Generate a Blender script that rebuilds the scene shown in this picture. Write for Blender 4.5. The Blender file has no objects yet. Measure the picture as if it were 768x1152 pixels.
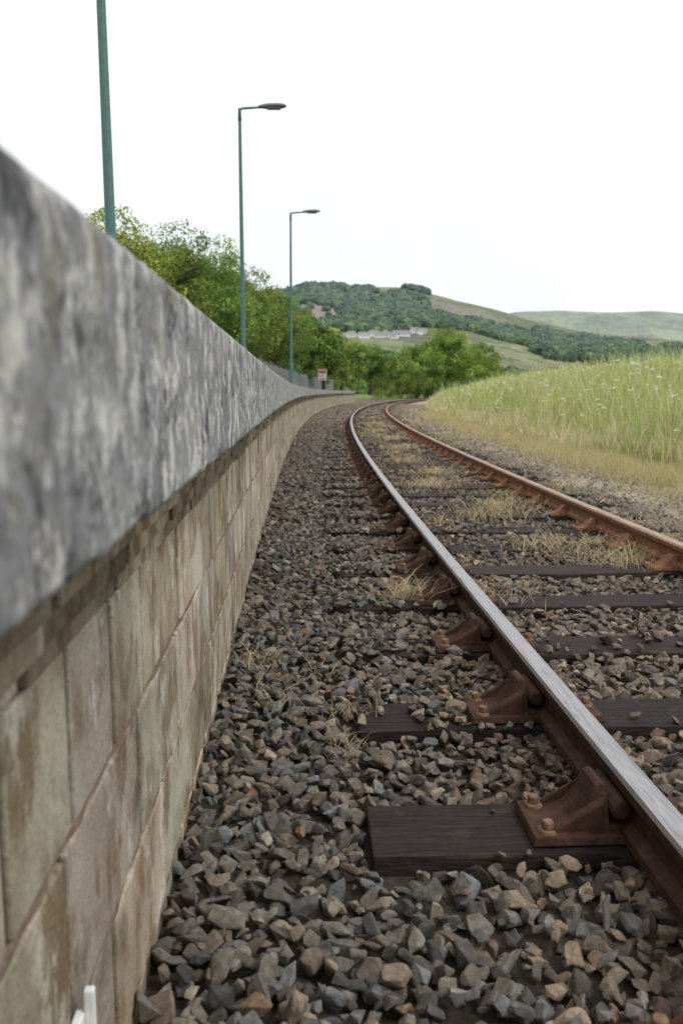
import bpy, bmesh, math, random
import numpy as np
from mathutils import Vector, Matrix, noise as mnoise
R = np.random.default_rng(7)
random.seed(7)
scene = bpy.context.scene
CAMZ = 1.095

# ------------------------------------------------------------------ helpers
def link(o, parent=None):
    scene.collection.objects.link(o)
    if parent: o.parent = parent
    return o
def empty(name):
    e = bpy.data.objects.new(name, None); e.empty_display_size = .2
    return link(e)
def mk(name, verts, faces, mats, cols=None, parent=None, smooth=False, mi=None):
    if isinstance(faces, np.ndarray): faces = [faces]
    verts = np.asarray(verts, dtype=np.float32)
    me = bpy.data.meshes.new(name)
    me.vertices.add(len(verts)); me.vertices.foreach_set("co", verts.ravel())
    vi = np.concatenate([f.ravel() for f in faces]).astype(np.int32)
    cnt = np.concatenate([np.full(len(f), f.shape[1]) for f in faces])
    st = np.concatenate([[0], np.cumsum(cnt)[:-1]]).astype(np.int32)
    me.loops.add(len(vi)); me.loops.foreach_set("vertex_index", vi)
    me.polygons.add(len(st)); me.polygons.foreach_set("loop_start", st)
    if not isinstance(mats, (list, tuple)): mats = [mats]
    for m in mats: me.materials.append(m)
    if mi is not None: me.polygons.foreach_set("material_index", np.asarray(mi, dtype=np.int32))
    me.polygons.foreach_set("use_smooth", np.full(len(st), smooth))
    me.update(calc_edges=True)
    if cols is not None:
        a = me.color_attributes.new("col", 'FLOAT_COLOR', 'POINT')
        c = np.ones((len(verts), 4), dtype=np.float32); c[:, :3] = cols
        a.data.foreach_set("color", c.ravel())
    o = bpy.data.objects.new(name, me)
    return link(o, parent)
class MB:
    def __init__(s): s.v=[]; s.f=[]; s.c=[]; s.m=[]
    def add(s, v, f, col=(1,1,1), mi=0):
        b=len(s.v); s.v+= [tuple(p) for p in v]; s.c += [tuple(col)]*len(v)
        for q in f: s.f.append([b+i for i in q]); s.m.append(mi)
    def box(s, lo, hi, col=(1,1,1), mi=0, M=None, taper=0):
        x0,y0,z0=lo; x1,y1,z1=hi; t=taper
        v=[(x0,y0,z0),(x1,y0,z0),(x1,y1,z0),(x0,y1,z0),(x0+t,y0+t,z1),(x1-t,y0+t,z1),(x1-t,y1-t,z1),(x0+t,y1-t,z1)]
        if M is not None: v=[tuple(M@Vector(p)) for p in v]
        s.add(v,[(0,3,2,1),(4,5,6,7),(0,1,5,4),(1,2,6,5),(2,3,7,6),(3,0,4,7)],col,mi)
    def tube(s, pts, rad, n=8, col=(1,1,1), mi=0, cap=True):
        pts=[Vector(p) for p in pts]; rings=[]
        for i,p in enumerate(pts):
            d=(pts[min(i+1,len(pts)-1)]-pts[max(i-1,0)]).normalized()
            a=Vector((1,0,0)) if abs(d.x)<.8 else Vector((0,1,0))
            u=d.cross(a).normalized(); w=d.cross(u)
            rings.append([tuple(p+(u*math.cos(2*math.pi*k/n)+w*math.sin(2*math.pi*k/n))*rad[i]) for k in range(n)])
        v=[q for r in rings for q in r]; f=[]
        for i in range(len(pts)-1):
            for k in range(n):
                f.append((i*n+k,i*n+(k+1)%n,(i+1)*n+(k+1)%n,(i+1)*n+k))
        if cap: f.append(tuple(range(n))); f.append(tuple(range((len(pts)-1)*n,len(pts)*n))[::-1])
        s.add(v,f,col,mi)
    def obj(s, name, mats, parent=None, smooth=False, bevel=0):
        me=bpy.data.meshes.new(name); me.from_pydata(s.v,[],s.f)
        if not isinstance(mats,(list,tuple)): mats=[mats]
        for m in mats: me.materials.append(m)
        me.polygons.foreach_set("material_index",s.m)
        me.polygons.foreach_set("use_smooth",[smooth]*len(s.f))
        a=me.color_attributes.new("col",'FLOAT_COLOR','POINT')
        a.data.foreach_set("color",[x for c in s.c for x in (*c,1)])
        me.update()
        bm=bmesh.new(); bm.from_mesh(me); bmesh.ops.recalc_face_normals(bm,faces=bm.faces); bm.to_mesh(me); bm.free()
        o=bpy.data.objects.new(name,me); link(o,parent)
        if bevel:
            b=o.modifiers.new("bevel",'BEVEL'); b.width=bevel; b.segments=2; b.limit_method='ANGLE'; b.angle_limit=math.radians(40)
        return o

# ------------------------------------------------------------------ materials
class NT:
    def __init__(s,name):
        s.m=bpy.data.materials.new(name); s.m.use_nodes=True; s.t=s.m.node_tree
        s.b=s.t.nodes["Principled BSDF"]; s.out=s.t.nodes["Material Output"]
        s.tc=s.n('ShaderNodeTexCoord')
    def n(s,ty,**k):
        x=s.t.nodes.new(ty)
        for a,v in k.items(): setattr(x,a,v)
        return x
    def l(s,a,b): s.t.links.new(a,b)
    def noise(s,scale,detail=6,rough=.6,vec=None,dist=0,stretch=None):
        x=s.n('ShaderNodeTexNoise'); x.inputs['Scale'].default_value=scale; x.inputs['Detail'].default_value=detail
        x.inputs['Roughness'].default_value=rough; x.inputs['Distortion'].default_value=dist
        src=vec or s.tc.outputs['Object']
        if stretch:
            mp=s.n('ShaderNodeMapping'); mp.inputs['Scale'].default_value=stretch; s.l(src,mp.inputs[0]); src=mp.outputs[0]
        s.l(src,x.inputs['Vector']); return x.outputs['Fac']
    def ramp(s,fac,stops):
        x=s.n('ShaderNodeValToRGB'); e=x.color_ramp.elements
        while len(e)<len(stops): e.new(.5)
        for i,(p,c) in enumerate(stops):
            e[i].position=p; e[i].color=(*c,1) if not isinstance(c,(int,float)) else (c,c,c,1)
        s.l(fac,x.inputs[0]); return x.outputs[0]
    def mix(s,fac,a,b,mode='MIX'):
        x=s.n('ShaderNodeMix',data_type='RGBA',blend_type=mode)
        for sock,v in ((x.inputs[0],fac),(x.inputs[6],a),(x.inputs[7],b)):
            if isinstance(v,(int,float)): sock.default_value=v
            elif isinstance(v,tuple): sock.default_value=(*v,1)
            else: s.l(v,sock)
        return x.outputs[2]
    def attr(s): return s.n('ShaderNodeAttribute',attribute_name="col").outputs['Color']
    def color(s,c):
        if isinstance(c,tuple): s.b.inputs['Base Color'].default_value=(*c,1)
        else: s.l(c,s.b.inputs['Base Color'])
    def set(s,rough=.8,metal=0,spec=.3):
        if isinstance(rough,(int,float)): s.b.inputs['Roughness'].default_value=rough
        else: s.l(rough,s.b.inputs['Roughness'])
        s.b.inputs['Metallic'].default_value=metal; s.b.inputs['Specular IOR Level'].default_value=spec
    def bump(s,h,dist=.01,strength=.6,prev=None):
        x=s.n('ShaderNodeBump'); x.inputs['Distance'].default_value=dist; x.inputs['Strength'].default_value=strength
        s.l(h,x.inputs['Height'])
        if prev: s.l(prev,x.inputs['Normal'])
        s.l(x.outputs[0],s.b.inputs['Normal']); return x.outputs[0]

def attr_mat(name,scale=40,lo=.65,hi=1.3,rough=.85,bump=.003,spec=.25):
    n=NT(name); f=n.noise(scale,4); g=n.ramp(f,[(.3,lo),(.7,hi)])
    n.color(n.mix(1.0,n.attr(),g,'MULTIPLY')); n.set(rough,0,spec)
    if bump: n.bump(f,bump,.8)
    return n.m
def leaf_mat(name,transl=.35):
    n=NT(name); n.color(n.attr()); n.set(.55,0,.3)
    t=n.n('ShaderNodeBsdfTranslucent'); n.l(n.attr(),t.inputs[0])
    m=n.n('ShaderNodeMixShader'); m.inputs[0].default_value=transl
    n.l(n.b.outputs[0],m.inputs[1]); n.l(t.outputs[0],m.inputs[2]); n.l(m.outputs[0],n.out.inputs[0])
    return n.m

n=NT("ballast_stone"); f=n.noise(48,6,.7); g=n.ramp(f,[(.3,.55),(.5,.95),(.72,1.6)])
c=n.mix(1.0,n.attr(),g,'MULTIPLY'); c=n.mix(n.ramp(n.noise(22,4,.6),[(.54,0.),(.7,.45)]),c,(.19,.15,.115))
n.color(c); n.set(.85,0,.25); n.bump(f,.006,.9); M_stone=n.m
M_leaf=leaf_mat("foliage",.4); M_grass=leaf_mat("grass_blades",.42)
M_bark=attr_mat("bark",12,.6,1.3,.9,.02)
M_paint=attr_mat("painted_metal",20,.8,1.15,.5,0,.4)

n=NT("rusty_iron"); f=n.noise(18,8,.7); c=n.ramp(f,[(.3,(.026,.014,.011)),(.5,(.058,.028,.019)),(.68,(.10,.050,.030)),(.82,(.17,.095,.055))])
n.color(c); n.set(.8,.05,.25); n.bump(n.noise(120,5,.7),.003,.8); M_rust=n.m
n=NT("rusty_iron_orange"); f=n.noise(14,8,.7); c=n.ramp(f,[(.3,(.11,.050,.028)),(.55,(.21,.10,.052)),(.75,(.31,.165,.09))])
n.color(c); n.set(.85,.05,.25); n.bump(n.noise(100,5,.7),.003,.7); M_rust2=n.m
n=NT("worn_steel"); f=n.noise(9,8,.65,stretch=(6,.5,1)); c=n.ramp(f,[(.35,(.24,.23,.24)),(.55,(.40,.395,.41)),(.72,(.28,.21,.18))])
n.color(c); n.set(n.ramp(f,[(.3,.30),(.7,.5)]),.85,.5); n.bump(n.noise(60,4,.6,stretch=(4,.3,1)),.001,.4); M_steel=n.m
n=NT("rust_worn_head"); f=n.noise(9,8,.65,stretch=(6,.6,1)); c=n.ramp(f,[(.35,(.26,.14,.08)),(.55,(.38,.26,.19)),(.72,(.42,.34,.29))])
n.color(c); n.set(.5,.4,.5); M_steel2=n.m
n=NT("creosoted_timber"); f=n.noise(6,8,.7,stretch=(1,14,8),dist=.6); c=n.ramp(f,[(.28,(.005,.004,.004)),(.46,(.018,.011,.010)),(.62,(.045,.027,.022)),(.80,(.13,.095,.075))])
c=n.mix(n.ramp(n.noise(9,7,.7),[(.55,0.),(.72,.5)]),c,(.10,.075,.055))
n.color(n.mix(1.0,c,n.attr(),'MULTIPLY')); n.set(.75,0,.35); n.bump(f,.025,1.); M_wood=n.m
n=NT("concrete_block")
big=n.noise(3.5,7,.65); fine=n.noise(160,4,.7); st=n.noise(4,7,.65,stretch=(1,2.2,1.1))
c=n.mix(n.ramp(big,[(.38,0.),(.62,1.)]),(.31,.265,.205),(.50,.455,.385))
c=n.mix(n.ramp(st,[(.50,0.),(.60,.8)]),c,(.20,.135,.075))
c=n.mix(n.ramp(n.noise(6,9,.75,stretch=(1,1,.6)),[(.56,0.),(.64,.8)]),c,(.66,.64,.60))
c=n.mix(n.ramp(n.noise(2.6,9,.75),[(.52,0.),(.66,.7)]),c,(.10,.08,.052))
c=n.mix(1.0,c,n.ramp(fine,[(.3,.72),(.7,1.22)]),'MULTIPLY'); c=n.mix(1.0,c,n.attr(),'MULTIPLY')
n.color(c); n.set(.92,0,.15); p=n.bump(fine,.003,.9); n.bump(n.noise(22,6,.7),.007,.7,p); M_block=n.m
n=NT("mortar"); f=n.noise(40,6,.7); q=n.noise(2.3,6,.7)
c=n.mix(n.ramp(q,[(.40,0.),(.6,1.)]),n.ramp(f,[(.3,(.15,.08,.055)),(.7,(.31,.20,.15))]),n.ramp(f,[(.3,(.10,.085,.07)),(.7,(.27,.23,.19))]))
n.color(n.mix(1.0,c,n.attr(),'MULTIPLY')); n.set(.95,0,.1); n.bump(f,.004,.8); M_mortar=n.m
n=NT("weathered_concrete")
a=n.noise(18,10,.76,stretch=(1,1.3,.75)); b=n.noise(5,8,.75); d=n.noise(150,5,.7)
c=n.ramp(b,[(.3,(.12,.125,.135)),(.5,(.23,.235,.245)),(.68,(.34,.34,.34))])
c=n.mix(n.ramp(a,[(.51,0.),(.56,.88)]),c,(.60,.59,.56))
c=n.mix(n.ramp(n.noise(15,10,.78,stretch=(1,1,.8)),[(.53,0.),(.60,.88)]),c,(.05,.05,.055))
c=n.mix(n.ramp(n.noise(9,7,.7),[(.56,0.),(.68,.6)]),c,(.22,.18,.115))
c=n.mix(1.0,c,n.ramp(d,[(.3,.7),(.7,1.25)]),'MULTIPLY')
n.color(n.mix(1.0,c,n.attr(),'MULTIPLY')); n.set(.9,0,.2); p=n.bump(a,.004,.7); n.bump(d,.002,.7,p); M_cope=n.m
n=NT("asphalt"); n.color(n.ramp(n.noise(60),[(.3,(.05,.05,.05)),(.7,(.08,.08,.078))])); n.set(.9); M_asph=n.m
n=NT("ground_soil_grass"); g=n.mix(1.0,n.attr(),n.ramp(n.noise(1.4,9,.7),[(.3,.6),(.7,1.35)]),'MULTIPLY')
g=n.mix(1.0,g,n.ramp(n.noise(28,6,.7),[(.3,.65),(.7,1.3)]),'MULTIPLY')
n.color(g); n.set(.95,0,.1); n.bump(n.noise(30,7,.7),.03,.9); M_ground=n.m
def hillmat(name,tint,haze_amt,sc,nsc):
    n=NT(name)
    v=n.n('ShaderNodeTexVoronoi'); v.inputs['Scale'].default_value=sc
    w=n.n('ShaderNodeTexNoise'); w.inputs['Scale'].default_value=.006; w.inputs['Detail'].default_value=4
    n.l(n.tc.outputs['Object'],w.inputs['Vector'])
    vm=n.n('ShaderNodeVectorMath',operation='MULTIPLY_ADD'); n.l(w.outputs['Color'],vm.inputs[0]); vm.inputs[1].default_value=(80,80,80); n.l(n.tc.outputs['Object'],vm.inputs[2])
    n.l(vm.outputs[0],v.inputs['Vector'])
    sep=n.n('ShaderNodeSeparateColor'); n.l(v.outputs['Color'],sep.inputs[0])
    c=n.ramp(sep.outputs[0],[(0,(.10,.13,.05)),(.25,(.19,.23,.09)),(.45,(.15,.13,.075)),(.65,(.26,.29,.12)),(.85,(.12,.14,.06))])
    c=n.mix(n.ramp(n.noise(nsc,8,.75),[(.46,0.),(.58,.8)]),c,(.13,.105,.07))
    c=n.mix(n.ramp(n.noise(nsc*2.2,8,.75),[(.51,0.),(.57,.85)]),c,(.05,.075,.03))
    c=n.mix(1.0,c,n.ramp(n.noise(.06,8,.75),[(.3,.5),(.7,1.4)]),'MULTIPLY')
    at=n.n('ShaderNodeAttribute',attribute_name="col"); rock=n.n('ShaderNodeAttribute',attribute_name="rock")
    c=n.mix(rock.outputs['Fac'],c,n.ramp(n.noise(.09,8,.8,stretch=(1,1,.3)),[(.35,(.10,.085,.075)),(.5,(.23,.19,.17)),(.68,(.36,.32,.30))]))
    c=n.mix(1.0,c,at.outputs['Color'],'MULTIPLY')
    n.color(n.mix(haze_amt,c,tint)); n.set(.95,0,.05); return n.m  # aerial haze painted in: base colour mixed towards a bluish tint
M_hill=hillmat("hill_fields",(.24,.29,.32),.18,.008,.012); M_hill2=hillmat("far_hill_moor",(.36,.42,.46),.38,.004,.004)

# ------------------------------------------------------------------ layout curves
def tx(y): y=np.asarray(y,dtype=float); return 1.55+.00113*np.where(y>0,y,0)**2
def tang(y): return math.atan(.00226*max(y,0))
def P(y,o):
    a=tang(y); return (float(tx(y))+o*math.cos(a), y-o*math.sin(a))
def wx(y): y=np.where(np.asarray(y,dtype=float)>0,y,0.); return -.30+.00085*y**2-.0117*y**2/(y+3)
def wang(y): return (float(wx(y+.1))-float(wx(y-.1)))/.2
def W(y,o):
    a=math.atan(wang(y)); return (float(wx(y))+o*math.cos(a), y-o*math.sin(a))
def off(x,y): return (x-tx(y))*np.cos(np.arctan(.00226*np.maximum(y,0)))
def sstep(t): t=np.clip(t,0,1); return t*t*(3-2*t)
def fnoise(x,y,s=1.,seed=0):
    r=np.random.default_rng(seed); out=0
    for k in range(6):
        a=r.uniform(0,6.28); fr=s*(1.5**k)*r.uniform(.8,1.2); out=out+np.sin(x*math.cos(a)*fr+y*math.sin(a)*fr+r.uniform(0,6.28))*(.7**k)
    return out/2.2
def gz(x,y):
    o=off(x,y); z=-.04+0*x
    z=z+1.40*sstep((o-3.3)/8.)*sstep((220-y)/60)
    lo=x-wx(np.minimum(y,120))
    z=z+1.25*sstep((-lo-4.2)/1.5)*sstep((210-y)/50)+.0
    z=z+.06*fnoise(x,y,.5,3)*sstep((np.abs(o-1)-4.)/4)
    return z

# ------------------------------------------------------------------ ground
def axis(lo,a,b,step,hi,g=1.16):
    xs=list(np.arange(a,b,step)); s=step; v=xs[-1]
    while v<hi: s*=g; v+=s; xs.append(v)
    s=step; v=xs[0]; L=[]
    while v>lo: s*=g; v-=s; L.append(v)
    return np.array(L[::-1]+xs)
gx=axis(-5000,-8,36,.35,5000); gy=axis(-400,-3,110,.5,6500)
X,Y=np.meshgrid(gx,gy); nx,ny=len(gx),len(gy)
Z=gz(X,Y); O=off(X,Y)
idx=np.arange(nx*ny).reshape(ny,nx)
F=np.stack([idx[:-1,:-1],idx[:-1,1:],idx[1:,1:],idx[1:,:-1]],-1).reshape(-1,4)
def lerp(a,b,t): return a+(b-a)*t[...,None]
ball=np.array([.070,.058,.046]); dirt=np.array([.32,.275,.21]); straw=np.array([.42,.36,.20]); green=np.array([.18,.23,.07])
C=np.broadcast_to(ball,X.shape+(3,)).copy()
on=O+.25*fnoise(X,Y,1.5,5)
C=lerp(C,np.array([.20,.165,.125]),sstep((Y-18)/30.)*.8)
C=lerp(C,dirt,sstep((on-1.2)/.6)); C=lerp(C,straw,sstep((on-2.5)/.5)); C=lerp(C,green,sstep((on-3.7)/.8))
C=lerp(C,green*.6,sstep((-(X-wx(np.minimum(Y,120)))-3.)/1.))
C=lerp(C,green*.8,sstep((Y-135)/10.))
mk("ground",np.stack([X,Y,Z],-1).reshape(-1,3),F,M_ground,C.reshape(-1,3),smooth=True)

# ------------------------------------------------------------------ instancing in one mesh
def hull_variants(n,pts=11,seed=1,box=(1,.8,.6),bev=0):
    r=random.Random(seed); out=[]
    for _ in range(n):
        bm=bmesh.new()
        for k in range(pts):
            v=Vector((r.gauss(0,1),r.gauss(0,1),r.gauss(0,1))).normalized()*r.uniform(.8,1.1)
            v=Vector([max(-.66,min(.66,c)) for c in v])
            bm.verts.new((v.x*box[0]*r.uniform(.9,1.1),v.y*box[1],v.z*box[2]))
        res=bmesh.ops.convex_hull(bm,input=bm.verts)
        junk=[g for g in res['geom_interior'] if isinstance(g,bmesh.types.BMVert)]
        bmesh.ops.delete(bm,geom=junk,context='VERTS')
        bmesh.ops.dissolve_limit(bm,angle_limit=math.radians(14),verts=bm.verts,edges=bm.edges)
        if bev:
            bmesh.ops.bevel(bm,geom=bm.edges[:]+bm.verts[:],offset=bev,segments=1,affect='EDGES',clamp_overlap=True)
            for v in bm.verts: v.co*=1+.05*mnoise.noise(v.co*4+Vector((_,0,0)))
        bmesh.ops.triangulate(bm,faces=bm.faces); bm.verts.index_update()
        out.append((np.array([v.co[:] for v in bm.verts]),np.array([[v.index for v in f.verts] for f in bm.faces]))); bm.free()
    return out
def ico_variants(n,sub=2,seed=1,amp=.3):
    out=[]
    for i in range(n):
        bm=bmesh.new(); bmesh.ops.create_icosphere(bm,subdivisions=sub,radius=1)
        for v in bm.verts:
            v.co*=1+amp*mnoise.noise(v.co*2.2+Vector((i*7,seed,0)))+amp*.6*mnoise.noise(v.co*5+Vector((i*3,0,seed)))
        bm.verts.index_update()
        out.append((np.array([v.co[:] for v in bm.verts]),np.array([[v.index for v in f.verts] for f in bm.faces]))); bm.free()
    return out
def rotm(ax,ay,az):
    cx,sx,cy,sy,cz,sz=np.cos(ax),np.sin(ax),np.cos(ay),np.sin(ay),np.cos(az),np.sin(az)
    m=np.empty((len(ax),3,3))
    m[:,0,0]=cz*cy; m[:,0,1]=cz*sy*sx-sz*cx; m[:,0,2]=cz*sy*cx+sz*sx
    m[:,1,0]=sz*cy; m[:,1,1]=sz*sy*sx+cz*cx; m[:,1,2]=sz*sy*cx-cz*sx
    m[:,2,0]=-sy; m[:,2,1]=cy*sx; m[:,2,2]=cy*cx
    return m
def scat_data(variants,pos,rot,scl,col):
    N=len(pos); which=R.integers(0,len(variants),N); V=[];Fs=[];Cc=[];b=0
    for i,(vv,ff) in enumerate(variants):
        s=np.where(which==i)[0]
        if not len(s): continue
        p=np.einsum('nij,nvj->nvi',rot[s],vv[None]*scl[s][:,None,:])+pos[s][:,None,:]
        V.append(p.reshape(-1,3)); k=len(vv)
        Fs.append((ff[None]+(np.arange(len(s))*k)[:,None,None]+b).reshape(-1,ff.shape[1])); b+=len(s)*k
        Cc.append(np.repeat(col[s],k,axis=0))
    return np.concatenate(V),np.concatenate(Fs),np.concatenate(Cc)
def join_data(L):
    V=[];F=[];C=[];b=0
    for v,f,c in L: V.append(v);F.append(f+b);C.append(c);b+=len(v)
    return np.concatenate(V),np.concatenate(F),np.concatenate(C)

# ------------------------------------------------------------------ track
SP=.76; Y0=1.94
sl_y=[Y0+SP*k+random.uniform(-.02,.02) for k in range(-9,190)]
sl_y=[y for y in sl_y if y<150]
sl_arr=np.array(sl_y)
track=empty("railway_track")
HL=1.39
mb=MB()
for i,y in enumerate(sl_y):
    a=tang(y); cx,cy=P(y,random.uniform(-.02,.02))
    M=Matrix.Translation((cx,cy,0))@Matrix.Rotation(-a+random.uniform(-.008,.008),4,'Z')
    sh=random.uniform(.7,1.4)
    n_=14; xs=np.linspace(-HL,HL,n_); v=[];f=[]
    for xx in xs:
        j1,j2,j3=[random.uniform(-.004,.004) for _ in range(3)]
        v+=[tuple(M@Vector((xx,-.125+j1,-.14))),tuple(M@Vector((xx,-.125+j1,.011+j3*.5))),tuple(M@Vector((xx,.125+j2,.011-j3*.5))),tuple(M@Vector((xx,.125+j2,-.14)))]
    for q in range(n_-1):
        for k in range(4): f.append((q*4+k,q*4+(k+1)%4,(q+1)*4+(k+1)%4,(q+1)*4+k))
    f.append((0,1,2,3)); f.append(tuple((n_-1)*4+k for k in (3,2,1,0)))
    mb.add(v,f,(sh,sh*.98,sh*.95))
mb.obj("timber_sleepers",M_wood,track,bevel=.006)
prof=[(-.035,0),(.035,0),(.035,.02),(.009,.035),(.009,.085),(.033,.098),(.036,.122),(.030,.131),(.018,.1345),(0,.135),(-.018,.1345),(-.030,.131),(-.036,.122),(-.033,.098),(-.009,.085),(-.009,.035),(-.035,.02)]
def rail(name,o,mats):
    ys=list(np.arange(-6,30,.25))+list(np.arange(30,150,1.)); V=[];k=len(prof)
    for y in ys:
        for px,pz in prof:
            x,yy=P(y,o+px); V.append((x,yy,.022+pz*.153/.135))
    i=np.arange(len(ys)-1)[:,None]; j=np.arange(k)[None]
    F=np.stack([i*k+j,i*k+(j+1)%k,(i+1)*k+(j+1)%k,(i+1)*k+j],-1).reshape(-1,4)
    mi=np.tile(np.array([1 if 6<=q<=11 else 0 for q in range(k)]),len(ys)-1)
    return mk(name,V,F,mats,None,track,False,mi)
rail("rail_near",-.75,[M_rust,M_steel]); rail("rail_far",.75,[M_rust2,M_steel2])
def chair(mb,M,mi=0):
    mb.box((-.19,-.10,.0),(.255,.10,.022),(1,1,1),mi,M,.006)
    mb.box((-.10,-.075,.0221),(.16,.075,.036),(1,1,1),mi,M,.008)
    def jaw(pr):
        v=[];f=[];k=len(pr)
        for sgn in (-1,1):
            for x,z,w in pr: v.append(tuple(M@Vector((x,sgn*w,z))))
        for i in range(k): f.append((i,(i+1)%k,k+(i+1)%k,k+i))
        f.append(tuple(range(k))[::-1]); f.append(tuple(range(k,2*k))); mb.add(v,f,(1,1,1),mi)
    jaw([(.215,.02,.085),(.180,.026,.08),(.150,.038,.072),(.126,.058,.063),(.110,.085,.056),(.101,.110,.052),(.093,.128,.049),(.080,.136,.048),(.068,.128,.049),(.062,.105,.052),(.062,.02,.08)])
    for s in (-1,1):
        v=[tuple(M@Vector(q)) for q in [(.215,s*.08,.02),(.215,s*.060,.02),(.075,s*.060,.02),(.075,s*.08,.02),(.095,s*.060,.10),(.080,s*.060,.108),(.080,s*.074,.094),(.095,s*.076,.088)]]
        mb.add(v,[(0,1,2,3),(4,5,6,7),(0,1,4,7),(1,2,5,4),(2,3,6,5),(3,0,7,6)],(1,1,1),mi)
    jaw([(-.15,.02,.07),(-.10,.032,.06),(-.07,.055,.05),(-.052,.078,.045),(-.04,.088,.042),(-.012,.084,.042),(-.012,.04,.06),(-.04,.02,.07)])
    mb.tube([M@Vector((.037,-.098,.078)),M@Vector((.037,-.092,.078)),M@Vector((.037,.08,.078)),M@Vector((.037,.085,.078))],[.018,.026,.026,.018],12,(1,1,1),mi)
    mb.tube([M@Vector((.037,-.106,.078)),M@Vector((.037,-.099,.078))],[.010,.013],10,(1,1,1),mi)
    for bx,by in ((.212,-.065),(.212,.065),(-.155,0)):
        mb.tube([M@Vector((bx,by,.018)),M@Vector((bx,by,.030))],[.026,.022],12,(1,1,1),mi+1)
        mb.tube([M@Vector((bx,by,.030)),M@Vector((bx,by,.050))],[.017,.015],6,(1,1,1),mi+1)
mb=MB()
for y in sl_y:
    a=tang(y)
    if y>90: continue
    for o,flip,mi in ((-.75,1,0),(.75,0,2)):
        x,yy=P(y,o); M=Matrix.Translation((x,yy,.0155))@Matrix.Rotation(-a+(math.pi if flip else 0),4,'Z')
        chair(mb,M,mi)
n=NT("bolt_rust"); n.color(n.ramp(n.noise(60),[(.3,(.09,.05,.03)),(.7,(.26,.165,.09))])); n.set(.75,.1,.35); n.bump(n.noise(150),.003,.8); M_bolt=n.m
mb.obj("rail_chairs",[M_rust,M_bolt,M_rust2,M_bolt],track,bevel=.004)

# ------------------------------------------------------------------ ballast
pal=np.array([[.142,.126,.106],[.105,.098,.090],[.066,.061,.057],[.150,.115,.087],[.23,.19,.145],[.130,.134,.134],[.110,.087,.077],[.18,.163,.138],[.165,.105,.066]])
pp=np.array([.25,.18,.14,.11,.07,.11,.05,.07,.02]); pp/=pp.sum()
PX=[];PS=[];PC=[]
def zone(y0,y1,sp,size,xr):
    gx=np.arange(-.6,xr(y1)+sp,sp); gy=np.arange(y0,y1,sp)
    X,Y=np.meshgrid(gx,gy); X=X.ravel();Y=Y.ravel()
    X=X+R.uniform(-.55,.55,X.shape)*sp; Y=Y+R.uniform(-.55,.55,X.shape)*sp
    O=off(X,Y); m=(X>wx(Y)+.012)&(X<xr(Y))
    edge=1.75+.3*fnoise(X,Y,1.3,9)
    m&=(O<1.25)|((O<edge)&(R.random(X.shape)<.75))|((O<3.2)&(R.random(X.shape)<.28))
    under=np.abs(np.abs(O)-.75)<.066
    al=Y+O*np.sin(np.arctan(.00226*Y))
    ds=np.min(np.abs(al[:,None]-sl_arr[(sl_arr>y0-3)&(sl_arr<y1+3)][None]),axis=1)
    ons=(ds<.135)&(np.abs(O)<HL+.01)
    cover=np.clip(.10+.10*fnoise(X,Y,2.,21),0.02,1)
    cover=np.where(np.abs(O)<.68,np.clip(.07+.12*fnoise(X,Y,2.,22),0.0,1)+np.clip((Y-8)/60,0,.35),cover)
    lft=O<-.80
    cover=np.where(lft&(Y>2.3)&(Y<3.1),np.where(O>-1.17,.85,.05),cover)
    cover=np.where(lft&(Y>3.1),.72+.3*fnoise(X,Y,2,4),cover)
    cover=np.where(lft&(Y<2.3),.22*(O>-1.10)+.01,cover)
    cover=np.where((O>.8),.6,cover)
    ch=(ds<.105)&(np.abs(O)-.75>-.2)&(np.abs(O)-.75<.26)
    m&=(~ons)|((R.random(X.shape)<cover)&(~ch)); 
    X,Y,O,ons,under=X[m],Y[m],O[m],ons[m],under[m]
    s=size*np.exp(np.clip(R.normal(0,.30,X.shape),-.7,.55))*.5
    s=np.where(O>1.35,s*.6,s); s=np.where(ons&(Y<2.6),s*.7,s)
    z=np.where(ons,.013+s*.42,-.018+R.uniform(-.016,.02,X.shape)+.014*fnoise(X,Y,3,2))
    z=np.where(under&~ons,np.minimum(z,-.008-s*.4),z)
    c=pal[R.choice(len(pal),len(X),p=pp)]*np.exp(R.normal(0,.18,X.shape))[:,None]
    br=np.clip((np.abs(O)<1.1)*.5+.25*fnoise(X,Y,1,7),0,.6)[:,None]
    c=c*(1-br)+c*np.array([1.12,.95,.82])*br
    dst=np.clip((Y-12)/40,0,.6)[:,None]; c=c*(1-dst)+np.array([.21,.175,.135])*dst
    c=np.where((O>1.25)[:,None],c*.45+np.array([.28,.24,.185])*.6,c)
    PX.append(np.stack([X,Y,z],-1));PS.append(s);PC.append(c)
vis=lambda pad:(lambda y:.47*np.asarray(y)+pad)
zone(.5,7,.0325,.047,vis(1.0)); zone(7,15,.047,.056,vis(1.2)); zone(15,32,.078,.082,vis(1.5)); zone(32,75,.15,.15,vis(2))
pos=np.concatenate(PX);s=np.concatenate(PS);col=np.concatenate(PC);N=len(pos)
sc=np.stack([s*R.uniform(1.1,1.6,N),s*R.uniform(1.0,1.35,N),s*R.uniform(.85,1.4,N)],-1)
rot=rotm(R.normal(0,.45,N),R.normal(0,.45,N),R.uniform(0,6.28,N))
nr=pos[:,1]<3.6
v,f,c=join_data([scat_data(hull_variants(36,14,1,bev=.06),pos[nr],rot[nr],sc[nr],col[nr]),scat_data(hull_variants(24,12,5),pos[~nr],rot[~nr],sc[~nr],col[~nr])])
mk("ballast_gravel",v,f,M_stone,c)

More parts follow.
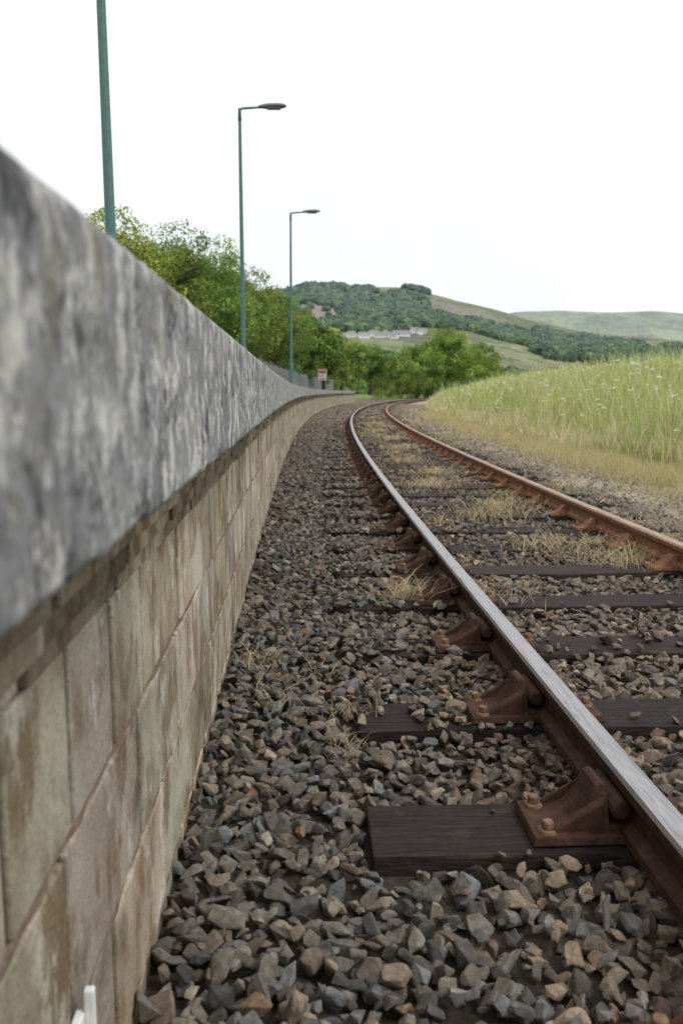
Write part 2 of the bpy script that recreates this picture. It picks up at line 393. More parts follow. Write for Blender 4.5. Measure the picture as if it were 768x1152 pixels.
# ------------------------------------------------------------------ platform wall
wall=empty("platform_retaining_wall")
TOP=CAMZ-.325; CH=.255; YE=92
mb=MB(); vj=MB()
for c in range(0,6):
    zt=TOP-c*CH; zb=zt-CH+.013
    L=.25 if c==0 else .49
    y={0:-1.19,1:-1.45,2:-1.2,3:-1.43,4:-1.2,5:-1.4}[c]
    while y<YE:
        l=L; g=.015*random.uniform(.75,1.25)
        w1=random.uniform(-.003,.003)
        (x0,a0),(x1,a1)=W(y,w1),W(y+l-g,w1+random.uniform(-.003,.003)); (x2,a2),(x3,a3)=W(y+l-g,-.1),W(y,-.1)
        sh=random.uniform(.74,1.15); tint=(sh*random.uniform(.97,1.05),sh,sh*random.uniform(.88,1.02))
        e=random.uniform(-.002,.002)
        v=[(x0,a0,zb+e),(x1,a1,zb+e),(x2,a2,zb+e),(x3,a3,zb+e),(x0,a0,zt+e),(x1,a1,zt),(x2,a2,zt),(x3,a3,zt+e)]
        if zb>-.35:
            mb.add(v,[(0,3,2,1),(4,5,6,7),(0,1,5,4),(1,2,6,5),(2,3,7,6),(3,0,4,7)],tint)
            q=[W(y+l-g-.0015,-.0055),W(y+l+.0015,-.0055),W(y+l+.0015,-.07),W(y+l-g-.0015,-.07)]; t=random.uniform(.14,.32)
            vj.add([(*p_,zb-.004) for p_ in q]+[(*p_,zt-.001) for p_ in q],[(0,3,2,1),(4,5,6,7),(0,1,5,4),(1,2,6,5),(2,3,7,6),(3,0,4,7)],(t,t*1.15,t*1.3))
        y+=l
mb.obj("concrete_blocks",M_block,wall,bevel=.004)
vj.obj("vertical_joints",M_mortar,wall)
def strip(mb,zlo,zhi,o,y0,y1,col,depth=.12,step=.5,jit=0):
    ys=list(np.arange(y0,y1,step))+[y1]; v=[];f=[]
    for y in ys:
        j=random.uniform(-jit,jit)
        a=W(y,o+j);b=W(y,o-depth); v+=[(*a,zlo),(*a,zhi),(*b,zhi),(*b,zlo)]
    for i in range(len(ys)-1):
        for k in range(4): f.append((i*4+k,i*4+(k+1)%4,(i+1)*4+(k+1)%4,(i+1)*4+k))
    f.append((0,1,2,3)); f.append(tuple(len(v)-4+k for k in range(4)))
    mb.add(v,f,col)
mb=MB()
for c in range(0,5):
    zt=TOP-(c+1)*CH+.0125; strip(mb,zt-.012,zt+.0005,-.002,-1.5,YE,(1,1,1),.08,.06,.0045)
strip(mb,-.4,TOP-.002,-.028,-1.5,YE,(.07,.09,.11),.06)
mb.obj("mortar_joints",M_mortar,wall)
mb=MB(); y=-1.3
while y<YE:
    l=random.uniform(.42,.48); sh=random.uniform(.55,1.05)
    for (za,zb2,o) in ((TOP+.004,TOP+.040,.006),(TOP+.0435,TOP+.085,.02),(TOP+.0885,TOP+.190,.035)):
        o+=random.uniform(-.004,.004); yy=y+random.uniform(-.02,.02)
        (x0,a0),(x1,a1)=W(yy,o),W(yy+l-.018,o+random.uniform(-.008,.008)); (x2,a2),(x3,a3)=W(yy+l-.018,-.1),W(yy,-.1)
        t=random.uniform(.75,1.2)*sh
        mb.add([(x0,a0,za),(x1,a1,za),(x2,a2,za),(x3,a3,za),(x0,a0,zb2),(x1,a1,zb2),(x2,a2,zb2),(x3,a3,zb2)],[(0,3,2,1),(4,5,6,7),(0,1,5,4),(1,2,6,5),(2,3,7,6),(3,0,4,7)],(t*.85,t*.78,t*.68))
    y+=l
mb.obj("corbel_course",M_block,wall,bevel=.004)
zt=CAMZ+.132; zb=CAMZ-.128
pf=[(-.45,zb+.0),(.02,zb),(.09,zb)]
for a in np.linspace(-90,0,4)[1:]: pf.append((.150-.012+.012*math.cos(math.radians(a)),zb+.012+.012*math.sin(math.radians(a))))
for z in np.linspace(zb+.03,zt-.03,16): pf.append((.150,z))
for a in np.linspace(0,90,6): pf.append((.150-.016+.016*math.cos(math.radians(a)),zt-.016+.016*math.sin(math.radians(a))))
pf+=[(.05,zt),(-.45,zt)]
def coping(y0,y1,step,name):
    ys=np.arange(y0,y1+1e-6,step); V=[];k=len(pf)
    for y in ys:
        for i,(o,z) in enumerate(pf):
            x,yy=W(y,o); d=0;dz=0
            if 2<i<k-2:
                q=Vector((y*1.,z,o)); up=.35 if i>18 else 1.
                d=up*(.002*mnoise.noise(q*14)+.003*mnoise.noise(q*50)-.003*max(0,mnoise.noise(q*30+Vector((5,5,5)))))
            if 2<=i<=6: dz=.007*mnoise.noise(Vector((y*16,3,0)))+.005*mnoise.noise(Vector((y*50,8,0)))
            V.append((x+d,yy,z+dz))
    i=np.arange(len(ys)-1)[:,None]; j=np.arange(k)[None]
    Fq=np.stack([i*k+j,i*k+(j+1)%k,(i+1)*k+(j+1)%k,(i+1)*k+j],-1).reshape(-1,4)
    V=np.array(V); cap=[np.arange(k)[None],np.arange(len(V)-k,len(V))[::-1][None]]
    o=mk(name,V,[Fq]+cap,M_cope,np.ones((len(V),3)),wall,False)
    for p in o.data.polygons: 
        p.use_smooth = len(p.vertices)==4
    return o
coping(-1.3,3.2,.012,"coping_slab"); y=3.206
while y<YE:
    L=3.6; coping(y,min(y+L-.006,YE),.05 if y<20 else .4,"coping_slab"); y+=L
ys=np.arange(-4,YE+.5,1.); V=[]
for y in ys:
    for o,z in ((-.115,-.2),(-.115,1.20),(-4.2,1.20),(-4.2,-.2)): V.append((*W(y,o),z))
i=np.arange(len(ys)-1)[:,None]; j=np.arange(4)[None]
Fq=np.stack([i*4+j,i*4+(j+1)%4,(i+1)*4+(j+1)%4,(i+1)*4+j],-1).reshape(-1,4)
Fq=np.concatenate([Fq,[[0,1,2,3]],[[len(V)-1,len(V)-2,len(V)-3,len(V)-4]]])
mk("platform_surface",np.array(V),Fq,M_asph)

# white plastic edging marker leaning on the wall foot
mb=MB()
mb.box((-.297,.94,-.05),(-.285,1.0,.30),(.80,.80,.78),0)
mb.box((-.2849,.935,-.05),(-.272,.947,.295),(.72,.72,.70),0)
mb.box((-.2849,.993,-.05),(-.272,1.005,.33),(.78,.78,.76),0)
mb.obj("marker_post",M_paint,bevel=.002)

# ------------------------------------------------------------------ lamps
green_p=(.075,.165,.15)
def lamp(x,y,H,lean=0,ang=0):
    e=empty("street_lamp"); e.location=(x,y,1.2); e.rotation_euler=(0,lean,ang)
    mb=MB(); Hh=H-.1
    mb.tube([(0,0,0),(0,0,.02)],[.14,.14],16,green_p)
    mb.tube([(0,0,.0),(0,0,.85),(0,0,.9),(0,0,Hh-.03),(0,0,Hh)],[.07,.068,.052,.034,.034],14,green_p)
    mb.box((.062,-.035,.3),(.073,.035,.7),green_p)
    mb.obj("post",M_paint,e,smooth=False)
    mb=MB(); mb.tube([(0,0,Hh-.25),(0,0,Hh-.04),(.05,0,Hh),(.2,0,Hh+.012),(.45,0,Hh+.03)],[.040,.034,.028,.026,.024],12,green_p)
    mb.obj("arm",M_paint,e,smooth=True)
    prof=[(.40,.035,.03),(.46,.06,.05),(.60,.10,.068),(.78,.115,.068),(.92,.10,.055),(.99,.055,.03),(1.0,.02,.012)]
    V=[];n=14
    for px,w,h in prof:
        for k in range(n):
            a=2*math.pi*k/n; zz=math.sin(a)*h; zz=zz if zz>0 else zz*.6
            V.append((px,math.cos(a)*w,Hh+.035+zz+(px-.4)*.04))
    f=[]
    for i in range(len(prof)-1):
        for k in range(n): f.append((i*n+k,i*n+(k+1)%n,(i+1)*n+(k+1)%n,(i+1)*n+k))
    f.append(tuple(range(n))); f.append(tuple(range((len(prof)-1)*n,len(prof)*n)))
    mb=MB(); mb.add(V,f,(.15,.155,.165)); mb.obj("lantern_head",M_paint,e,smooth=True)
    mb=MB(); mb.box((.58,-.07,Hh-.006),(.88,.07,Hh+.02),(.20,.21,.21),0,None,.0); mb.obj("lamp_lens",M_paint,e,bevel=.01)
lamp(-1.82,8.5,6.1,-.004,-.05); lamp(-1.26,19,6.0,0,0.0); lamp(-.32,29.5,6.0,.004,-.03)

# ------------------------------------------------------------------ fence + sign
mb=MB(); grey=(.26,.27,.26)
pts=[W(y,-2.1) for y in np.arange(30,90,.2)]
for i,(x,y) in enumerate(pts):
    if i%14==0: mb.box((x-.04,y-.04,1.1),(x+.04,y+.04,2.45),grey)
    mb.box((x-.025,y-.012,1.28),(x+.025,y+.0,2.4),grey)
for z in (1.5,2.2):
    for i in range(0,len(pts)-8,8):
        a=pts[i];b=pts[i+8]; mb.tube([(a[0]+.0,a[1]+.0,z),(b[0],b[1],z)],[.022,.022],4,grey)
mb.obj("palisade_fence",M_paint)
e=empty("platform_sign"); e.location=(1.55,60,1.2); e.rotation_euler=(0,0,-.1)
mb=MB()
for s_ in (-.22,.22): mb.tube([(s_,.03,0),(s_,.03,1.5)],[.025,.025],8,(.35,.35,.35))
mb.obj("posts",M_paint,e)
mb=MB(); mb.box((-.3,-.01,.72),(.3,.0,1.48),(.70,.66,.64)); mb.obj("sign_board",M_paint,e)
mb=MB(); mb.box((-.26,-.016,1.20),(.26,-.0105,1.42),(.45,.09,.08)); mb.box((-.26,-.016,.78),(.26,-.0105,.86),(.45,.09,.08))
for k in range(3): mb.box((-.24,-.015,.95+.07*k),(.24-.1*(k==1),-.0105,.975+.07*k),(.12,.12,.12))
mb.obj("sign_face",M_paint,e)

# ------------------------------------------------------------------ foliage
def leaves(cent,rad,nleaf,size,cols,squash=.8):
    C_=len(cent); ci=np.repeat(np.arange(C_),nleaf); n=len(ci)
    d=R.normal(0,1,(n,3)); d/=np.linalg.norm(d,axis=1)[:,None]
    r=rad[ci]*R.uniform(.35,1.05,n)**.6
    p=cent[ci]+d*r[:,None]*np.array([1,1,squash])
    nn=d*.8+R.normal(0,.6,(n,3))+np.array([0,0,.45]); nn/=np.linalg.norm(nn,axis=1)[:,None]
    a=np.cross(nn,R.normal(0,1,(n,3))); a/=np.linalg.norm(a,axis=1)[:,None]; b=np.cross(nn,a)
    s=(size*R.uniform(.6,1.3,n))[:,None]
    V=np.stack([p-a*s*.5,p+b*s*.32+nn*s*.06,p+a*s*.5,p-b*s*.32+nn*s*.06],1).reshape(-1,3)
    F=np.arange(n*4).reshape(-1,4)
    lc=cols[ci]*np.exp(R.normal(0,.18,n))[:,None]
    return V,F,np.repeat(lc,4,axis=0)
def tree(x,y,base,top,r,nclump,nleaf,size,tone=1.,hue=0.,name="broadleaf_tree",low=.12):
    e=empty(name); e.location=(x,y,base)
    H=top-base; mb=MB(); 
    tr=.035*H
    tp=[(0,0,-.3),(.02*H,0,.2*H),(-.01*H,.02*H,.45*H),(.02*H,0,.8*H)]
    mb.tube(tp,[tr,tr*.75,tr*.5,tr*.12],9,(.11,.09,.07))
    rr=random.Random(int(x*100+y))
    for k in range(9):
        a=rr.uniform(0,6.28); z0=H*rr.uniform(.2,.6); L=r*rr.uniform(.5,.85)
        mb.tube([(0,0,z0),(math.cos(a)*L*.5,math.sin(a)*L*.5,z0+L*.35),(math.cos(a)*L,math.sin(a)*L,z0+L*.55)],[tr*.4,tr*.22,tr*.06],6,(.11,.09,.07))
    mb.obj("trunk",M_bark,e,smooth=True)
    nl=7; lob=[]
    for k in range(nl):
        a=k/nl*6.28+rr.uniform(-.4,.4); q=rr.uniform(.25,.55)
        lob.append((math.cos(a)*r*q,math.sin(a)*r*q,H*rr.uniform(.38,.66),r*rr.uniform(.42,.6)))
    lob.append((rr.uniform(-.1,.1)*r,0,H*.80-.0,H*.20)); lob.append((rr.uniform(-.25,.25)*r,0,H*.68,r*.45))
    lob=np.array(lob); pk=R.integers(0,len(lob),nclump)
    d=R.normal(0,1,(nclump,3)); d/=np.linalg.norm(d,axis=1)[:,None]
    q=R.uniform(.3,1,nclump)**.5
    c=lob[pk,:3]+d*(lob[pk,3]*q)[:,None]
    lowm=c[:,2]<low*H; c[lowm,2]=low*H+R.uniform(0,.2*H,lowm.sum())
    c[:,2]=np.minimum(c[:,2],H*.97)
    rad=R.uniform(.07,.15,nclump)*r+.12
    basec=np.array([[.175,.25,.045],[.13,.20,.042],[.22,.29,.06],[.10,.16,.036]])[R.integers(0,4,nclump)]
    basec=basec*np.exp(R.normal(0,.22,nclump))[:,None]*tone*np.array([1+hue,1,1-hue*.5])
    V,F,cc=leaves(c,rad,nleaf,size,basec)
    mk("crown",V,F,M_leaf,cc,e)
spec=[(-8.2,30,6.9,2.5),(-6.6,31,7.7,2.8),(-5.4,35,8.0,2.9),(-4.4,39,8.2,3.0),(-3.9,44,8.4,3.1),(-2.7,50,8.2,3.1),(-1.6,58,8.0,3.2),(.2,68,7.5,3.3),(2.2,79,7.0,3.3),(4.5,95,6.9,3.8),(9.0,110,7.3,4.0),(13.5,128,6.8,4.2),(18,142,6.2,4.2)]
for i,(x,y,t,r) in enumerate(spec):
    tree(x,y,1.0,t,r,340 if y<60 else 170,76 if y<60 else 60,.125 if y<60 else .24,1.1+.22*math.sin(i*2.3)+(.2 if i<3 else 0),.12*math.sin(i*1.7)+(.08 if i<3 else 0))
tree(21.5,156,0,9.8,7.,260,60,.32,1.25,-.02); tree(29,165,0,13.4,8.8,380,62,.34,1.45,.0); tree(36.5,172,0,11,7,230,60,.34,1.3,.05)
n_=900; yy=R.uniform(14,132,n_); ww=np.array([W(min(v,118),-4.6-R.uniform(0,2.2)) for v in yy])
hx=np.where(yy<118,ww[:,0],tx(yy)-5-R.uniform(0,3,n_)); hz=1.2+R.uniform(0,1,n_)**1.2*(1.9+.5*fnoise(yy,yy,.3,8))
hc=np.array([[.15,.22,.045],[.20,.27,.06],[.10,.16,.035]])[R.integers(0,3,n_)]*np.exp(R.normal(0,.25,n_))[:,None]
hz=np.where(yy>98,hz-1.0*(R.random(n_)),hz)
V,F,cc=leaves(np.stack([hx,yy,hz],-1),R.uniform(.3,.6,n_),60,.17,hc); 
mk("hedge",V,F,M_leaf,cc)
n_=300; a=R.uniform(0,1,n_); bx=16+a*26+R.normal(0,1,n_); by=147+a*8+R.normal(0,2,n_)
V,F,cc=leaves(np.stack([bx,by,R.uniform(.1,2.6,n_)],-1),R.uniform(.5,1.,n_),50,.3,np.array([[.12,.18,.04]])*np.exp(R.normal(0,.25,n_))[:,None])
mk("bushes",V,F,M_leaf,cc)

# ------------------------------------------------------------------ grass
def blades(x,y,z,h,w,lean,col,tip=None):
    n=len(x); a=R.uniform(0,6.28,n); b=R.uniform(0,6.28,n)
    dx,dy=np.cos(a)*w*.5,np.sin(a)*w*.5; lx,ly=np.cos(b)*lean*h,np.sin(b)*lean*h
    def q(t,s,bend): return (np.stack([x-dx*s+lx*bend,y-dy*s+ly*bend,z+h*t],-1),np.stack([x+dx*s+lx*bend,y+dy*s+ly*bend,z+h*t],-1))
    a0,a1=q(0,1,0); b0,b1=q(.5,.85,.22); c0,c1=q(.85,.5,.62); d0,_=q(1,0,1.)
    V=np.stack([a0,a1,b0,b1,c0,c1,d0],1).reshape(-1,3)
    base=np.arange(n)[:,None]*7
    Fq=np.concatenate([base+np.array([[0,1,3,2]]),base+np.array([[2,3,5,4]])]); Ft=base+np.array([[4,5,6]])
    if tip is None: tip=col
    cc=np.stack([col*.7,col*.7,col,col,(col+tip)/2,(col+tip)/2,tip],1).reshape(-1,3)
    return V,[Fq,Ft],cc
def field(y0,y1,n,o0,o1,w,hm):
    y=R.uniform(y0,y1,n); o=o0+(o1-o0)*R.random(n)**1.15
    x=tx(y)+o*np.sqrt(1+(.00226*y)**2); m=(x<.47*y+2.2)&(o>o0+.45*fnoise(x,y,1.2,31)); x,y,o=x[m],y[m],o[m]; n=len(x)
    cl=fnoise(x,y,2.6,17)
    h=hm*np.exp(R.normal(0,.25,n))*(.35+.65*sstep((o-o0+.1)/1.6))*(1+.15*fnoise(x,y,.8,12)+.10*cl)
    g=np.array([.46,.50,.15]); g2=np.array([.25,.36,.085]); st=np.array([.74,.65,.42])
    t=np.clip(.5+.30*fnoise(x,y,.6,14)+.22*cl+R.normal(0,.3,n),0,1)[:,None]
    col=g2*(1-t)+g*t; ss=(R.random(n)<(.15+.6*(1-sstep((o-o0)/1.5))))[:,None]
    col=np.where(ss,st*.85,col)*np.exp(R.normal(0,.22,n))[:,None]
    tip=np.where(R.random((n,1))<.45,st,col*1.1)
    return blades(x,y,gz(x,y)-.02,h,w*R.uniform(.6,1.7,n),R.uniform(.05,.5,n),col,tip)
parts=[field(5.5,16,30000,3.3,9,.011,.70),field(16,32,28000,3.3,14,.019,.82),field(32,65,26000,3.2,20,.036,.87),field(65,150,16000,3.2,26,.08,.92)]
def merge(parts):
    V=[];FQ=[];FT=[];C=[];b=0
    for v,(q,t),c in parts: V.append(v);FQ.append(q+b);FT.append(t+b);C.append(c);b+=len(v)
    return np.concatenate(V),[np.concatenate(FQ),np.concatenate(FT)],np.concatenate(C)
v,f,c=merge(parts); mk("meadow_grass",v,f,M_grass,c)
def verge(n,y0,y1,w):
    y=R.uniform(y0,y1,n); o=R.normal(3.05,.42,n); x=tx(y)+o; m=(x<.47*y+2)&(fnoise(x,y,2.,41)>-.6); x,y=x[m],y[m]; n=len(x)
    st=np.array([[.60,.50,.30],[.50,.40,.22],[.40,.42,.17]])[R.integers(0,3,n)]
    return blades(x,y,gz(x,y)-.01,R.uniform(.05,.24,n),w*np.ones(n),R.uniform(.3,1.1,n),st)
v,f,c=merge([verge(15000,5,16,.008),verge(12000,16,45,.016)]); mk("dry_grass_verge",v,f,M_grass,c)
tp=[]
def tuft(x,y,n,h,sp,green=.0,z=.0):
    X=x+R.normal(0,sp,n);Y=y+R.normal(0,sp*.8,n)
    c=np.array([.58,.46,.28])*(1-green)+np.array([.25,.32,.09])*green
    tp.append(blades(X,Y,np.full(n,z),h*R.uniform(.3,1.1,n),np.full(n,.0022+.0006*y),R.uniform(.5,2.2,n),c*np.exp(R.normal(0,.2,n))[:,None]))
tuft(.56,4.3,130,.14,.07); tuft(.17,2.72,40,.05,.05); tuft(.14,2.45,34,.055,.05); tuft(-.13,2.9,36,.06,.06); tuft(-.18,3.3,34,.07,.05);tuft(.05,3.1,24,.06,.08)
for k in range(120):
    y=random.uniform(3.2,34); o=random.choice([random.gauss(0,.3),random.gauss(.4,.2),random.gauss(1.2,.2)])
    if abs(abs(o)-.75)<.08: continue
    x,y2=P(y,o); tuft(x,y2,random.randint(15,70),random.uniform(.04,.11),random.uniform(.04,.16),random.choice([0,0,.25,.6]))
for o,y in ((.15,5.7),(.45,5.2),(.0,7.2),(.3,7.8),(-.2,9.5),(.1,11),(-.1,13),(0,16),(.1,19),(-.1,23),(.1,28),(0,34),(.1,40),(0,47)):
    x,y2=P(y,o); tuft(x,y2,170,.12,.17,.15)
v,f,c=merge(tp); mk("dry_weeds",v,f,M_grass,c)
n_=1150; y=R.uniform(8,75,n_); o=3.9+R.random(n_)*10; x=tx(y)+o; m=x<.47*y+1.5; x,y,o=x[m],y[m],o[m]; n_=len(x)
h=R.uniform(.70,1.2,n_)*(.55+.45*sstep((o-3.6)/1.6)); z=gz(x,y)
sv,sf,scol=blades(x,y,z,h,np.full(n_,.010),np.zeros(n_),np.tile([.25,.33,.11],(n_,1)))
fl=MB()
for i in range(n_):
    r0=random.uniform(.025,.055)*(1+y[i]/80)
    for k in range(7):
        a=k*.9+random.random(); rr=r0*(0 if k==0 else .75); cx=x[i]+math.cos(a)*rr; cy=y[i]+math.sin(a)*rr; cz=z[i]+h[i]+random.uniform(-.01,.012)-rr*.2; q=r0*.40
        pts=[(cx+math.cos(b)*q,cy+math.sin(b)*q,cz) for b in (0,1.26,2.5,3.77,5.0)]
        fl.add(pts+[(cx,cy,cz+q*.7)],[(0,1,5),(1,2,5),(2,3,5),(3,4,5),(4,0,5),(4,3,2,1,0)],(.80,.80,.73))
cp=empty("cow_parsley"); mk("stems",sv,sf,M_grass,scol,cp); fl.obj("umbels",M_leaf,cp)
mb=MB(); mb.tube([(.60,1.50,.030),(.615,1.54,.036),(.625,1.575,.033),(.645,1.61,.037)],[.005,.009,.008,.004],7,(.10,.09,.09)); mb.tube([(.615,1.54,.036),(.64,1.55,.04)],[.005,.002],5,(.06,.05,.05)); mb.obj("charred_stick",M_bark)

# ------------------------------------------------------------------ hills
HS=1.6
rx=np.array([-900,-300,-17,15,59,106,154,201,249,287,344,408,600,1200]); rz=np.array([70,100,104,114,116,112,103,91,76,66,59,54,48,40.])
def hz0(x,y):
    a=x/y*900; r=np.interp(a,rx,rz)
    p=sstep((y-230)/690)*(1-.5*sstep((y-920)/500))
    p=p*.75+.25*sstep((y-700)/230)*(1-.5*sstep((y-920)/500))
    return r*p+4*fnoise(x,y,.012,51)*sstep((y-300)/200)+1.2*fnoise(x,y,.04,52)-1
def hz1(x,y): return HS*hz0(x/HS,y/HS)
az=np.linspace(-.9,1.25,420); yy=np.linspace(225,1500,230)*HS; A,Yh=np.meshgrid(az,yy); Xh=A*Yh
idx=np.arange(A.size).reshape(A.shape); Fh=np.stack([idx[:-1,:-1],idx[:-1,1:],idx[1:,1:],idx[1:,:-1]],-1).reshape(-1,4)
Zh=hz1(Xh,Yh)
def quarry(u,v):
    nz=.30*fnoise(u,v*.5,.12,81)+.12*fnoise(u,v*.4,.35,82)
    q1=((u-16)/36)**2+((v-705-(u-16)*-1.2)/80)**2
    q2=((u-172)/48)**2+((v-790)/60)**2
    q3=((u-95)/30)**2+((v-640)/28)**2
    return (q1+nz<1),(q2+nz*1.6<.8),(q3+nz<.9)
u=A*900; q1,q2,q3=quarry(u,Yh/HS)
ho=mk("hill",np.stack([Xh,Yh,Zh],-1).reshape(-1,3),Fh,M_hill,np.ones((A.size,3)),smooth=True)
ra=ho.data.attributes.new("rock",'FLOAT','POINT'); ra.data.foreach_set("value",np.maximum(np.maximum(q1*1.,q2*.55),q3*.5).astype(np.float32).ravel())
def farhill(name,y0,y1,yp,azs,hs,mat,tone,seed):
    az=np.linspace(-.6,1.3,150); yy=np.linspace(y0,y1,50); A,Yf=np.meshgrid(az,yy); Xf=A*Yf
    rzf=np.interp(A,azs,hs)
    Zf=rzf*sstep((Yf-y0+50)/(yp-y0))*(1-.4*sstep((Yf-yp)/(y1-yp)))+5*fnoise(Xf,Yf,.006,seed)
    idx=np.arange(A.size).reshape(A.shape); Fh=np.stack([idx[:-1,:-1],idx[:-1,1:],idx[1:,1:],idx[1:,:-1]],-1).reshape(-1,4)
    mk(name,np.stack([Xf,Yf,Zf],-1).reshape(-1,3),Fh,mat,np.ones((A.size,3))*tone,smooth=True)
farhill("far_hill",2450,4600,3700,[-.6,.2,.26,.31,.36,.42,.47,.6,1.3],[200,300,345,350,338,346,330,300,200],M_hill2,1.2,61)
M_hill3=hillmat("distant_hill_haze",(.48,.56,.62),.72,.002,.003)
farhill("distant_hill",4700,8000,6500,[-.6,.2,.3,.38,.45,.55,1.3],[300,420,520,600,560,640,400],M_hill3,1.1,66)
rr=random.Random(4); houses=[]
for k,(aa,L) in enumerate([(.060,8),(.075,11),(.086,9),(.096,15),(.110,9),(.119,18),(.134,9),(.143,10),(.101,8)]):
    ys_=np.arange(400,1400,4.); tt=(hz1(aa*ys_,ys_)-CAMZ)/ys_; w_=np.where(tt>.0650+rr.uniform(-.003,.004))[0]
    yv=ys_[w_[0]] if len(w_) else 900.; houses.append((aa*yv,yv,float(hz1(aa*yv,yv)),L))
hy=np.mean([h_[1] for h_ in houses])
n_=30000; y=np.sqrt(R.uniform(255**2,1000**2,n_)); a=R.uniform(-.12,.56,n_); x=a*y; u=a*900
m_=fnoise(x,y,.014,71)+.5*fnoise(x,y,.045,72)
thr=np.where((u>135)&(y>740),.55,-.05); thr=np.where((u<135)&(y>620),-.35,thr)
thr=np.where(y<420,-.45,thr); thr=np.where((u>250)&(y<800),-.35,thr)
thr=np.where((u>215)&(u<300)&(y>400)&(y<520),1.2,thr)
thr=np.where((a>.05)&(a<.15)&(y*HS>hy-90)&(y*HS<hy+10),.9,thr)
qa,qb,qc=quarry(u,y)
keep=(m_>thr)&(~(qa&(R.random(n_)<.95)))&(~((qb|qc)&(R.random(n_)<.8))); x,y=x[keep]*HS,y[keep]*HS; n_=len(x)
s=R.uniform(3.6,7.5,n_)
hz_=hz1(x,y)
c=np.array([[.055,.09,.032],[.075,.115,.04],[.04,.07,.03],[.095,.14,.045]])[R.integers(0,4,n_)]*np.exp(R.normal(0,.2,n_))[:,None]
haze_mix=np.clip((y-300)/2200,0,.5)[:,None]; c=c*(1-haze_mix*.7)+np.array([.18,.24,.29])*haze_mix*.7  # distance haze painted into the tree colours, bluer further away
sc=np.stack([s,s,s*R.uniform(.8,1.2,n_)],-1); ps=np.stack([x,y,hz_+s*.35],-1); rt=rotm(np.zeros(n_),np.zeros(n_),R.uniform(0,6.28,n_))
v,f,c=scat_data(ico_variants(10,2,2,.45),ps,rt,sc,c)
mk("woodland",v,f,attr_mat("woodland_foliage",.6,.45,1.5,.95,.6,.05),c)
n=NT("render_white"); n.color(n.ramp(n.noise(.5),[(.3,(.62,.61,.58)),(.7,(.78,.78,.76))])); n.set(.9); M_rend=n.m
n=NT("roof_slate"); n.color(n.ramp(n.noise(2),[(.3,(.16,.16,.17)),(.7,(.25,.25,.26))])); n.set(.7); M_slate=n.m
n=NT("window_glass"); n.color((.04,.05,.06)); n.set(.1,0,.5); M_win=n.m
for x,y,z,L in houses:
    e=empty("white_house"); e.location=(x,y,z); e.rotation_euler=(0,0,rr.uniform(-.3,.3))
    mb=MB(); mb.box((-L/2,-3.5,-3),(L/2,3.5,4.2)); mb.obj("walls",M_rend,e)
    mb=MB(); mb.add([(-L/2-.3,-3.9,4.205),(L/2+.3,-3.9,4.205),(L/2+.3,3.9,4.205),(-L/2-.3,3.9,4.205),(-L/2-.3,0,6.4),(L/2+.3,0,6.4)],[(0,1,5,4),(2,3,4,5),(0,4,3),(1,2,5),(3,2,1,0)]); mb.obj("roof",M_slate,e)
    mb=MB()
    for w in np.arange(-L/2+1.2,L/2-1,2.6): mb.box((w,-3.56,1.6),(w+1.1,-3.503,3.0))
    mb.obj("windows",M_win,e)

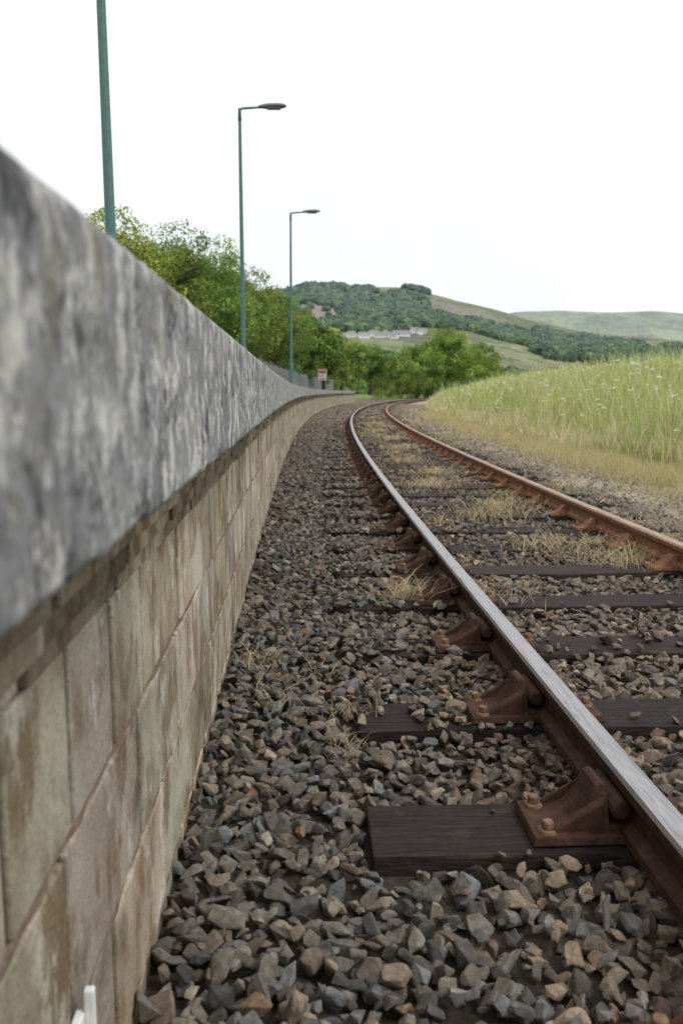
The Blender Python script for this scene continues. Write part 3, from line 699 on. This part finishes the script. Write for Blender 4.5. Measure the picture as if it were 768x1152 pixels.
# ------------------------------------------------------------------ world, sun, camera
SE,SR=math.radians(52),math.radians(120)
w=bpy.data.worlds.new("World"); scene.world=w; w.use_nodes=True; nt=w.node_tree
bg=nt.nodes["Background"]; bg.inputs[1].default_value=.12
sky=nt.nodes.new('ShaderNodeTexSky'); sky.sky_type='NISHITA'; sky.sun_disc=False; sky.sun_elevation=SE; sky.sun_rotation=SR; sky.dust_density=3
tc=nt.nodes.new('ShaderNodeTexCoord'); sp=nt.nodes.new('ShaderNodeSeparateXYZ'); nt.links.new(tc.outputs['Generated'],sp.inputs[0])
cr=nt.nodes.new('ShaderNodeValToRGB'); cr.color_ramp.elements[0].position=0; cr.color_ramp.elements[0].color=(.76,.815,.855,1)
cr.color_ramp.elements[1].position=.5; cr.color_ramp.elements[1].color=(1.0,1.0,1.0,1); nt.links.new(sp.outputs[2],cr.inputs[0])
ns=nt.nodes.new('ShaderNodeTexNoise'); ns.inputs['Scale'].default_value=2.2; ns.inputs['Detail'].default_value=5; nt.links.new(tc.outputs['Generated'],ns.inputs['Vector'])
cr2=nt.nodes.new('ShaderNodeMapRange'); cr2.inputs[1].default_value=.3; cr2.inputs[2].default_value=.7; cr2.inputs[3].default_value=10.2; cr2.inputs[4].default_value=12.0; nt.links.new(ns.outputs[0],cr2.inputs[0])
mul=nt.nodes.new('ShaderNodeVectorMath'); mul.operation='SCALE'; nt.links.new(cr.outputs[0],mul.inputs[0]); nt.links.new(cr2.outputs[0],mul.inputs['Scale'])
mx=nt.nodes.new('ShaderNodeMix'); mx.data_type='RGBA'; mx.inputs[0].default_value=.9
nt.links.new(sky.outputs[0],mx.inputs[6]); nt.links.new(mul.outputs[0],mx.inputs[7]); nt.links.new(mx.outputs[2],bg.inputs[0])
sl=bpy.data.lights.new("sun",'SUN'); sl.energy=1.5; sl.angle=math.radians(12); sl.color=(1,.96,.9)
so=bpy.data.objects.new("sun",sl); link(so)
dirv=Vector((math.sin(SR)*math.cos(SE),math.cos(SR)*math.cos(SE),math.sin(SE)))
so.rotation_euler=dirv.to_track_quat('Z','Y').to_euler()
cam=bpy.data.cameras.new("camera"); co=bpy.data.objects.new("camera",cam); link(co); scene.camera=co
cam.sensor_fit='VERTICAL'; cam.sensor_height=22.3; cam.sensor_width=14.9; cam.lens=22.3*940/1152
co.location=(0,0,CAMZ); co.rotation_euler=(math.radians(90-8.17),0,math.radians(-2.77))
cam.clip_start=.02; cam.clip_end=12000
cam.dof.use_dof=True; cam.dof.focus_distance=3.0; cam.dof.aperture_fstop=2.8
scene.view_settings.view_transform='Standard'; scene.view_settings.look='None'; scene.view_settings.exposure=0
